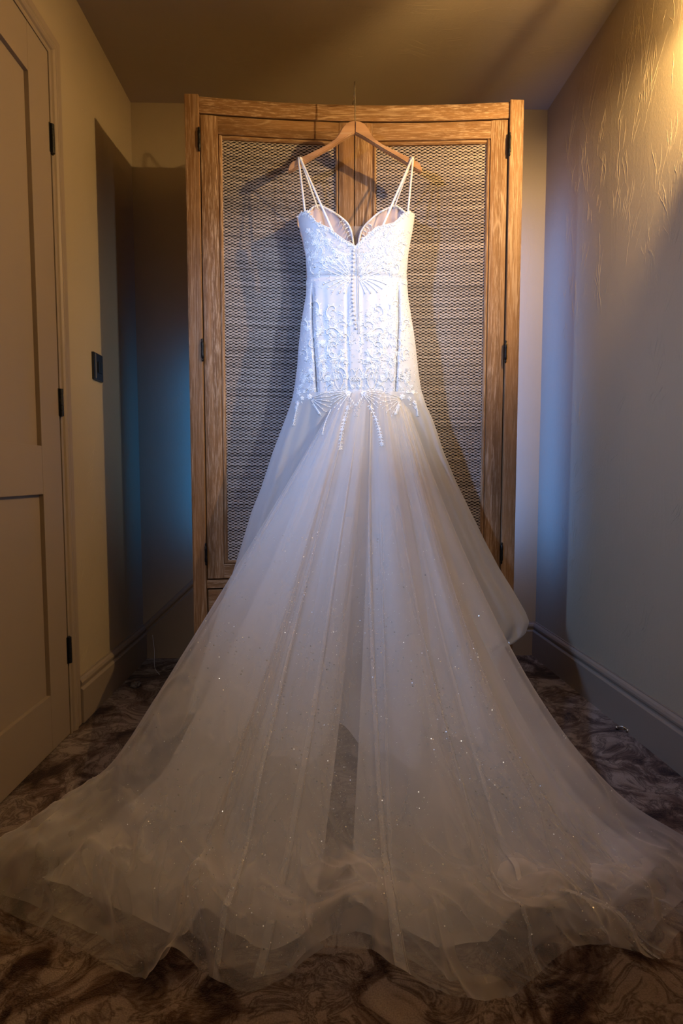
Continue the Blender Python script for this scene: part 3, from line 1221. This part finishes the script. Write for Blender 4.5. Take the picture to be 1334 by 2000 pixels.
# loose beads scattered over the lace
bm = bmesh.new()
for _ in range(1900):
    z = random.uniform(0.965, 1.47)
    a, b = bx(z)
    x = random.uniform(a + .004, b - .004)
    if z > ztop(x) - .003 or (1.245 < z < 1.325 and random.random() < .8 and abs(x - CX) < .11):
        continue
    bm_ball(bm, bsurf(x, z, .0012), random.uniform(.0006, .0015))
bd = from_bm('beading', bm, M['bead'], dress, True)
bd['kind'] = 'stuff'
bm = bmesh.new()
for _ in range(1100):
    z = random.uniform(0.965, 1.47)
    a, b = bx(z)
    x = random.uniform(a + .004, b - .004)
    if z > ztop(x) - .010 or (1.235 < z < 1.325 and random.random() < .85):
        continue
    leaf(bm, x, z, random.uniform(0, 2 * PI), random.uniform(.003, .007), random.uniform(.0007, .0013), .0006)
le = from_bm('lace_ground', bm, M['lace'], dress, True)
le['kind'] = 'stuff'


# ================================================================== SKIRT AND TRAIN
def fnoise(x, y, z, s):
    return noise.noise(Vector((x * s, y * s, z * s)))


def grid_mesh(name, G, mat, parent, label=None):
    h, w = G.shape[:2]
    idx = np.arange(h * w).reshape(h, w)
    Fc = np.stack([idx[:-1, :-1], idx[:-1, 1:], idx[1:, 1:], idx[1:, :-1]], -1).reshape(-1, 4)
    me = bpy.data.meshes.new(name)
    me.vertices.add(h * w)
    me.vertices.foreach_set('co', G.reshape(-1))
    me.loops.add(Fc.size)
    me.loops.foreach_set('vertex_index', Fc.ravel().astype(np.int32))
    me.polygons.add(len(Fc))
    me.polygons.foreach_set('loop_start', np.arange(0, Fc.size, 4, dtype=np.int32))
    me.update(calc_edges=True)
    o = link(name, me, mat, parent, True)
    if label:
        o['label'] = label
    return o


def smoothstep(x, a, b):
    t = np.clip((x - a) / (b - a), 0, 1)
    return t * t * (3 - 2 * t)


def side_skirt():
    """skirt under the train: a fluted half cone close to the wardrobe"""
    LS = [(775, 572), (800, 564), (830, 553), (880, 534), (950, 511), (1000, 491), (1070, 470), (1120, 454), (1200, 425), (1290, 395), (1378, 366)]
    RS = [(775, 826), (795, 833), (820, 845), (880, 865), (940, 890), (1000, 919), (1055, 946), (1110, 975), (1150, 1000), (1195, 1026), (1213, 1033), (1236, 1026), (1252, 1006), (1262, 985),
          (1290, 975), (1378, 955)]
    nr, nc = 130, 200
    G = np.zeros((nr + 1, nc + 1, 3))
    for j in range(nr + 1):
        py = 772 + (1378 - 772) * j / nr
        v = j / nr
        ys = 1.695 - 0.06 * v
        a, b = at_y(interp(py, LS), py, ys), at_y(interp(py, RS), py, ys)
        d = 0.082 + 0.02 * v
        for i in range(nc + 1):
            q = -math.cos(PI * i / nc)
            x = (a[0] + b[0]) / 2 + q * (b[0] - a[0]) / 2
            z = (a[2] + b[2]) / 2 + q * (b[2] - a[2]) / 2
            y = ys - d * (1 - abs(q) ** 2.4) ** .5
            s = i / nc
            amp = 0.004 + 0.016 * v
            y -= amp * (0.6 * math.sin(s * 41 + 1.2 * math.sin(s * 9)) + 0.4 * math.sin(s * 77 + 2)) * (1 - abs(q) ** 8) + 0.006 * fnoise(x, z, 0.3, 6) * v
            y -= max(0.0, (v - 0.90) / 0.10) ** 2 * (0.16 + 0.10 * math.sin(s * 34) + 0.05 * math.sin(s * 71 + 1)) * (1 - abs(q) ** 4)
            G[j, i] = (x, y, max(0.004, z))
    return grid_mesh('underskirt', G, M['tul_side'], dress)


side_skirt()

# hem of the train as it lies: (sight-line x, y, height of the edge above the carpet)
HEM = [(84, 1672, 0), (-30, 1692, 0), (-70, 1752, 0), (25, 1800, 0.01), (100, 1835, 0.004), (180, 1878, 0.004), (278, 1926, 0), (325, 1868, 0.05), (352, 1868, 0.05), (400, 1912, 0.01),
       (480, 1957, 0), (555, 1932, 0.012), (600, 1895, 0.035), (660, 1868, 0.06), (720, 1874, 0.055), (770, 1902, 0.02), (865, 1955, 0.004), (975, 1968, 0), (1035, 1930, 0.02), (1085, 1885, 0.055),
       (1150, 1862, 0.06), (1215, 1872, 0.03), (1280, 1890, 0), (1325, 1835, 0.02), (1400, 1750, 0.01), (1385, 1668, 0)]


def hem_curve(scale=1.0, n=400, inset=0.0):
    P = smooth_curve(HEM, n)
    out = np.array([at_z(p[0], p[1], max(0.0, p[2])) for p in P])
    c = np.array([0.087, 1.55, 0])
    o2 = c + (out - c) * scale
    o2[:, 2] = out[:, 2]
    return o2


def heading_curve(scale, n):
    """where each run of cloth heads before the hem flares out to the left"""
    P = np.array(HEM)
    for k, q in enumerate([(130, 1640), (116, 1672), (108, 1700), (112, 1745), (145, 1810)]):
        P[k, :2] = q
        P[k, 2] = 0
    P[-2, :2] = (1365, 1715)
    P[-1, :2] = (1350, 1655)
    P = smooth_curve(P, n)
    out = np.array([at_z(p[0], p[1], 0.0) for p in P])
    c = np.array([0.087, 1.55, 0])
    return c + (out - c) * scale


HEM_Z = [p[2] for p in HEM]
HS = np.linspace(0, 1, len(HEM))
TOPX = lambda s: at_y(640 + 165 * s, 824 - 56 * math.sin(PI * s) ** .6, 1.606)


def train(name, mat, s0, s1, scale, lift, seed, folds, topl=0.0, topr=1.0, nc=330, nr=190, ruff=1.0, pp=0.0, skew=0.0):
    """tulle sheet from the hip to the hem.  s runs left to right, t runs down the cloth"""
    hem = hem_curve(scale, 500)
    head = heading_curve(scale, 500)
    sv = list(np.linspace(s0, s1, nc))
    # every pleat is three passes of cloth: forward, back, forward again
    cols = [(s, -1, 0.0, 0.0) for s in sv]
    for fi, (sf, w, h) in enumerate(folds):
        cols = [c for c in cols if not (c[1] == -1 and sf - .0005 < c[0] < sf + w * .9)]
        cols += [(sf + 1e-5 * k, fi, q, hh) for k, (q, hh) in enumerate([(0, 0), (.35, .1), (.7, .25), (.97, .45), (1, .6), (.95, .78), (.6, .9), (.3, 1), (.03, 1.1), (0, 1.2), (.05, 1.3),
                                                                          (.35, 1.25), (.7, 1.0), (1.0, .5), (1.15, .2)])]
    cols.sort(key=lambda c: c[0])
    n = len(cols)
    G = np.zeros((nr + 1, n, 3))
    tt = np.linspace(0, 1, nr + 1)
    for ci, (s, fi, q, hh) in enumerate(cols):
        w = folds[fi][1] if fi >= 0 else 0.0
        h = folds[fi][2] if fi >= 0 else 0.0
        wt = 0.35 + 0.65 * np.sin(np.clip(tt * 1.25, 0, 1) * PI * .62)
        ss = np.clip(s + q * w * wt + skew * tt ** 1.4 * math.sin(PI * s), 0, 1)
        # hem point for every t (the pleat width changes along its length)
        k = ss * (len(hem) - 1)
        i0 = np.clip(k.astype(int), 0, len(hem) - 2)
        H = hem[i0] + (hem[i0 + 1] - hem[i0]) * (k - i0)[:, None]
        HN = head[i0] + (head[i0 + 1] - head[i0]) * (k - i0)[:, None]
        T = np.array([TOPX(topl + (topr - topl) * float(x)) for x in (ss[0], ss[-1])])
        T = T[0][None] + (T[1] - T[0])[None] * tt[:, None]
        p = np.interp(ss, [0, 0.06, 0.2, 0.5, 0.8, 0.95, 1], [1.04, 1.06, 1.22, 1.34, 1.42, 1.75, 1.9]) + pp
        e = np.interp(ss, [0, .5, 1], [1.0, 1.0, 1.0])
        X = T + (HN - T) * (tt ** e)[:, None] + (H - HN) * smoothstep(tt, 0.80, 1.0)[:, None]
        X[:, 2] = T[:, 2] * (1 - tt) ** p + H[:, 2] * smoothstep(tt, 0.86, 1.0)
        # gathers fan out from the hip and soften into broad flutes
        ph = seed * 1.7
        fine = 0.6 * np.sin(ss * 62 + 2.0 * np.sin(ss * 13 + ph) + ph) + 0.4 * np.sin(ss * 97 + ph * 2 + 1.5 * np.sin(ss * 7))
        broad = np.sin(ss * 23 + 1.3 * np.sin(ss * 6 + ph) + ph) + 0.5 * np.sin(ss * 37 + 2 * ph)
        nz = np.array([fnoise(ss[j] * 5 + seed, tt[j] * 2.2, seed, 1.0) for j in range(nr + 1)])
        nz2 = np.array([fnoise(X[j, 0] * 1.6 + 0.5 * X[j, 1], X[j, 1], seed * 3.1, 8.0) for j in range(nr + 1)])
        nz3 = np.array([fnoise(X[j, 0] + 0.7 * X[j, 1], X[j, 1] * 0.5, seed * 1.1, 16.0) for j in range(nr + 1)])
        late = smoothstep(tt, 0.45, 0.95)
        up = fine * 0.0042 * np.exp(-tt / 0.33) * np.minimum(1, tt * 12 + .3) + broad * 0.013 * np.sin(PI * np.clip(tt * 1.05, 0, 1)) ** 1.1
        side = np.clip(np.minimum(ss, 1 - ss) / 0.07, 0.12, 1)
        vlate = smoothstep(tt, 0.72, 0.95)
        nz4 = np.array([fnoise(X[j, 0] - 0.4 * X[j, 1], X[j, 1], seed * 2.2, 26.0) for j in range(nr + 1)])
        up = (up + 0.030 * nz * np.sin(PI * tt) + late * (0.022 * nz2 + 0.010 * nz3) + vlate * (0.012 * nz3 + 0.006 * nz4 + 0.013 * np.clip(1 - 3.0 * np.abs(nz3), 0, 1) ** 3)
              + late * 0.010 * np.clip(1 - 3.2 * np.abs(nz2), 0, 1) ** 3) * side
        # rolled, lifted hem: the cloth crests a hand's breadth inside the edge
        lob = np.interp(ss, HS, HEM_Z) / 0.06
        cx = 0.925 + 0.02 * math.sin(s * 17 + seed)
        env = np.exp(-((tt - cx) / 0.040) ** 2)
        env2 = np.exp(-((tt - cx + 0.10) / 0.05) ** 2)
        rl = 0.5 + 0.5 * math.sin(s * 43 + seed * 2 + 2 * math.sin(s * 11))
        up = up + side * (ruff * env * (0.012 + 0.062 * np.clip(lob, 0, 1) + 0.020 * rl) - ruff * 0.5 * env2 * 0.018 * rl)
        nrm = np.array([0, -0.55, 0.83])
        X = X + nrm[None] * up[:, None]
        if hh:
            X = X + nrm[None] * (h * hh * (0.3 + 0.7 * np.sin(PI * tt ** .8)))[:, None]
        X[:, 2] = np.maximum(X[:, 2], 0) + lift * np.ones(nr + 1) + 0.003 * (1 - tt)
        # keep the last rows draped down onto the carpet
        X[:, 2] = np.maximum(X[:, 2], lift)
        G[:, ci] = X
    return grid_mesh(name, G, mat, dress), G


F_OUT = [(0.515, 0.013, 0.010), (0.30, 0.006, 0.006), (0.66, 0.005, 0.006)]
F_MID = [(0.40, 0.010, 0.006), (0.60, 0.006, 0.006)]
o_out, G_out = train('train_tulle', M['tul_outer'], 0.0, 1.0, 1.0, 0.010, 1.0, F_OUT, skew=0.085)
o_mid, G_mid = train('train_tulle', M['tul_mid'], 0.03, 0.97, 0.965, 0.007, 2.3, F_MID, ruff=0.7)
train('train_lining', M['tul_in'], 0.10, 0.465, 0.90, 0.004, 3.1, [(0.27, .008, .006)], 0.02, .98, 150, 150, 0.5, 0.22)
train('train_lining', M['tul_in'], 0.53, 0.96, 0.89, 0.004, 4.4, [(0.78, .008, .006)], 0.02, .98, 150, 150, 0.5, 0.12)

# glitter scattered over the outer tulle
bm = bmesh.new()
h, w = G_out.shape[:2]
cl = [(random.uniform(.45, .98), random.uniform(.1, .9)) for _ in range(60)]
for _ in range(4200):
    if random.random() < .6:
        c = random.choice(cl)
        v, u = c[0] + random.gauss(0, .03), c[1] + random.gauss(0, .02)
    else:
        v, u = random.uniform(.25, .99) ** .8, random.uniform(.02, .98)
    if not (0.2 < v < .99 and 0.01 < u < .99):
        continue
    p = Vector(G_out[int(v * (h - 1)), int(u * (w - 1))]) + Vector((0, -0.002, 0.002))
    r = random.uniform(.0005, .0013)
    a = Vector((random.gauss(0, 1), random.gauss(0, 1), random.gauss(0, 1))).normalized()
    b = a.orthogonal().normalized()
    c2 = a.cross(b)
    bm.faces.new([bm.verts.new(p + (b * math.cos(k * PI / 3) + c2 * math.sin(k * PI / 3)) * r) for k in range(6)])
gl = from_bm('glitter', bm, M['flake'], dress)
gl['kind'] = 'stuff'

# lace laid over the hip seam and running down onto the tulle ---------------
from mathutils.bvhtree import BVHTree
_v, _p = [], []
for o in dress.children:
    if o.name.split('.')[0] in ('bodice_back', 'underskirt', 'train_tulle'):
        k = len(_v)
        _v += [v.co.copy() for v in o.data.vertices]
        _p += [tuple(k + i for i in p.vertices) for p in o.data.polygons]
BVH = BVHTree.FromPolygons(_v, _p)
EYE = Vector((0, 0, HC))


def cloth(px, py, off=0.002):
    """nearest point of the dress under a sight line, lifted a little off the cloth"""
    for k in range(14):
        d = Vector(ray(px, py)).normalized()
        hit = BVH.ray_cast(EYE, d)
        if hit[0] is not None and hit[0].y < 1.71:
            return hit[0] - d * off
        px += 1.5 if px < 695 else -1.5
    return Vector(at_y(px, py, 1.66))


def cstroke(bm, pts, r0, r1=None):
    r1 = r0 if r1 is None else r1
    n = len(pts)
    bm_tube(bm, [cloth(*p) for p in pts], [r0 + (r1 - r0) * i / max(1, n - 1) for i in range(n)], 5)


def cpetal(bm, px, py, ang, ln, w):
    """small raised petal, sizes in metres"""
    s_ = 640.0
    ca, sa = math.cos(ang), -math.sin(ang)
    n = 4
    l_, r_, m_ = [], [], []
    for i in range(n + 1):
        t = i / n
        ww = w * math.sin(PI * min(1, t * .95 + .04)) ** .8 * s_
        x, y = px + ca * ln * t * s_, py + sa * ln * t * s_
        l_.append(bm.verts.new(cloth(x + sa * ww, y - ca * ww, .0008)))
        r_.append(bm.verts.new(cloth(x - sa * ww, y + ca * ww, .0008)))
        m_.append(bm.verts.new(cloth(x, y, .0012 + .0018 * math.sin(PI * t))))
    for i in range(n):
        bm.faces.new((l_[i], l_[i + 1], m_[i + 1], m_[i]))
        bm.faces.new((m_[i], m_[i + 1], r_[i + 1], r_[i]))


def cflower(bm, px, py, r, n=5):
    a0 = random.random()
    for k in range(n):
        cpetal(bm, px, py, a0 + k * 2 * PI / n, r, r * .34)
    bm_ball(bm, cloth(px, py, .0035), r * .2)


def hipmotif(fn):
    bm = bmesh.new()
    fn(bm)
    from_bm('lace_motif', bm, M['lace'], dress, True)


MID = 695.0
for s in (1, -1):
    X = (lambda x, s=s: x if s == 1 else 2 * MID - x)

    def f1(bm):                                   # plumes sweeping out from the middle
        for k in range(7):
            b = 150 + k * 13
            a = math.radians(b)
            pts = []
            for i in range(9):
                t = .12 + .88 * i / 8
                ln = 44 - 3 * abs(k - 2)
                pts.append((X(684 + math.cos(a) * ln * t), 768 - math.sin(a) * ln * t * .8 + 10 * t * t))
            cstroke(bm, pts, .0013, .0006)
            for p in pts[2::2]:
                cpetal(bm, p[0], p[1], a if s == 1 else PI - a, .008, .0015)
        cflower(bm, X(680), 768, .010, 6)
        cflower(bm, X(688), 756, .007, 5)

    def f2(bm):                                   # side fans
        for k in range(6):
            a = math.radians(-62 + k * 17)
            pts = []
            for i in range(8):
                t = .12 + .88 * i / 7
                pts.append((X(606 + math.cos(a) * 40 * t), 778 - math.sin(a) * 36 * t))
            cstroke(bm, pts, .0013, .0007)
            for p in pts[3::2]:
                cpetal(bm, p[0], p[1], (a if s == 1 else PI - a) + .5, .007, .0014)
        cflower(bm, X(604), 775, .010, 6)

    def f3(bm):                                   # outer cluster on the hip
        for (x, y, r) in ((583, 766, .008), (590, 778, .007), (580, 786, .007), (578, 796, .006), (594, 765, .006), (586, 755, .006)):
            cflower(bm, X(x), y, r, 5)
        for k in range(8):
            cpetal(bm, X(585 + random.uniform(-8, 8)), 770 + random.uniform(-14, 24), random.uniform(0, 6.3), .008, .0015)

    def f4(bm):                                   # beaded V below the middle
        for i in range(9):
            t = i / 8
            bm_ball(bm, cloth(X(672 + 26 * t), 772 + 40 * t, .002), .0019)
            bm_ball(bm, cloth(X(678 + 20 * t), 768 + 32 * t, .002), .0016)
        for i in range(7):
            cpetal(bm, X(676 + 3 * i), 764 + 4 * i, math.radians(-100 if s == 1 else -80), .010, .0016)
    for f in (f1, f2, f3, f4):
        hipmotif(f)
for pts, sc_ in (([(681, 792), (674, 815), (669, 835), (666, 856), (665, 876)], 1.0), ([(722, 792), (732, 814), (739, 834), (743, 852), (746, 868)], 1.0),
                 ([(581, 788), (578, 804), (575, 818), (573, 830)], .7), ([(812, 788), (815, 800), (816, 812)], .6),
                 ([(646, 800), (638, 818), (632, 836), (630, 848)], .5), ([(612, 790), (619, 800), (624, 808)], .7), ([(780, 790), (776, 800), (773, 808)], .7)):
    bm = bmesh.new()
    c = smooth_curve([(a, b, 0) for a, b in pts], 14)
    cstroke(bm, [(p[0], p[1]) for p in c], .0012)
    for i, p in enumerate(c):
        for sd in (-1, 1):
            cpetal(bm, p[0], p[1], -PI / 2 + sd * 1.15, .0085 * sc_, .0017 * sc_)
        if i % 3 == 1:
            cflower(bm, p[0], p[1], .006 * sc_, 5)
    from_bm('lace_drop', bm, M['lace'], dress, True)

# ================================================================== SMALL THINGS ON THE FLOOR
c = at_z(1223, 1428)
clip = empty('hair_clip', (c[0], c[1], 0), 'tiny silver clip lying on the carpet against the right skirting board', 'clip')
bm = bmesh.new()
cxp = c[0] - 0.012
bm_tube(bm, [(cxp - .012, c[1] + .010, .002), (cxp - .008, c[1] + .007, .011), (cxp, c[1], .014), (cxp + .008, c[1] - .007, .011), (cxp + .012, c[1] - .010, .002)], .0026, 8)
from_bm('clip_arch', bm, M['steel'], clip, True)
bm = bmesh.new()
for k in (-1, 1):
    bm_tube(bm, [(cxp + k * .010, c[1] - k * .009, .001), (cxp + k * .012, c[1] - k * .010, .011)], .0042, 10)
from_bm('clip_end', bm, M['steel'], clip, True)

c = at_z(265, 1343)
bm = bmesh.new()
bmesh.ops.create_icosphere(bm, subdivisions=3, radius=0.016)
for v in bm.verts:
    n_ = noise.noise(v.co * 130)
    v.co *= 1 + 0.45 * n_
    v.co.z = max(-0.0105, v.co.z * 0.7)
    v.co += Vector((c[0], c[1], 0.0108))
tag(from_bm('paper_scrap', bm, M['scrap'], None), 'small dark crumpled scrap on the carpet by left skirting', 'scrap')

pts = smooth_curve([(-0.713, YB - 0.024, 0.10), (-0.708, YB - 0.03, 0.075), (-0.695, YB - 0.06, 0.04), (-0.67, YB - 0.14, 0.006), (-0.63, YB - 0.21, 0.003)], 24)
bm = bmesh.new()
bm_tube(bm, pts, 0.0008, 6)
tag(from_bm('thread', bm, M['thread'], None, True), 'thin white thread trailing down to the floor in dark corner left of wardrobe', 'thread')
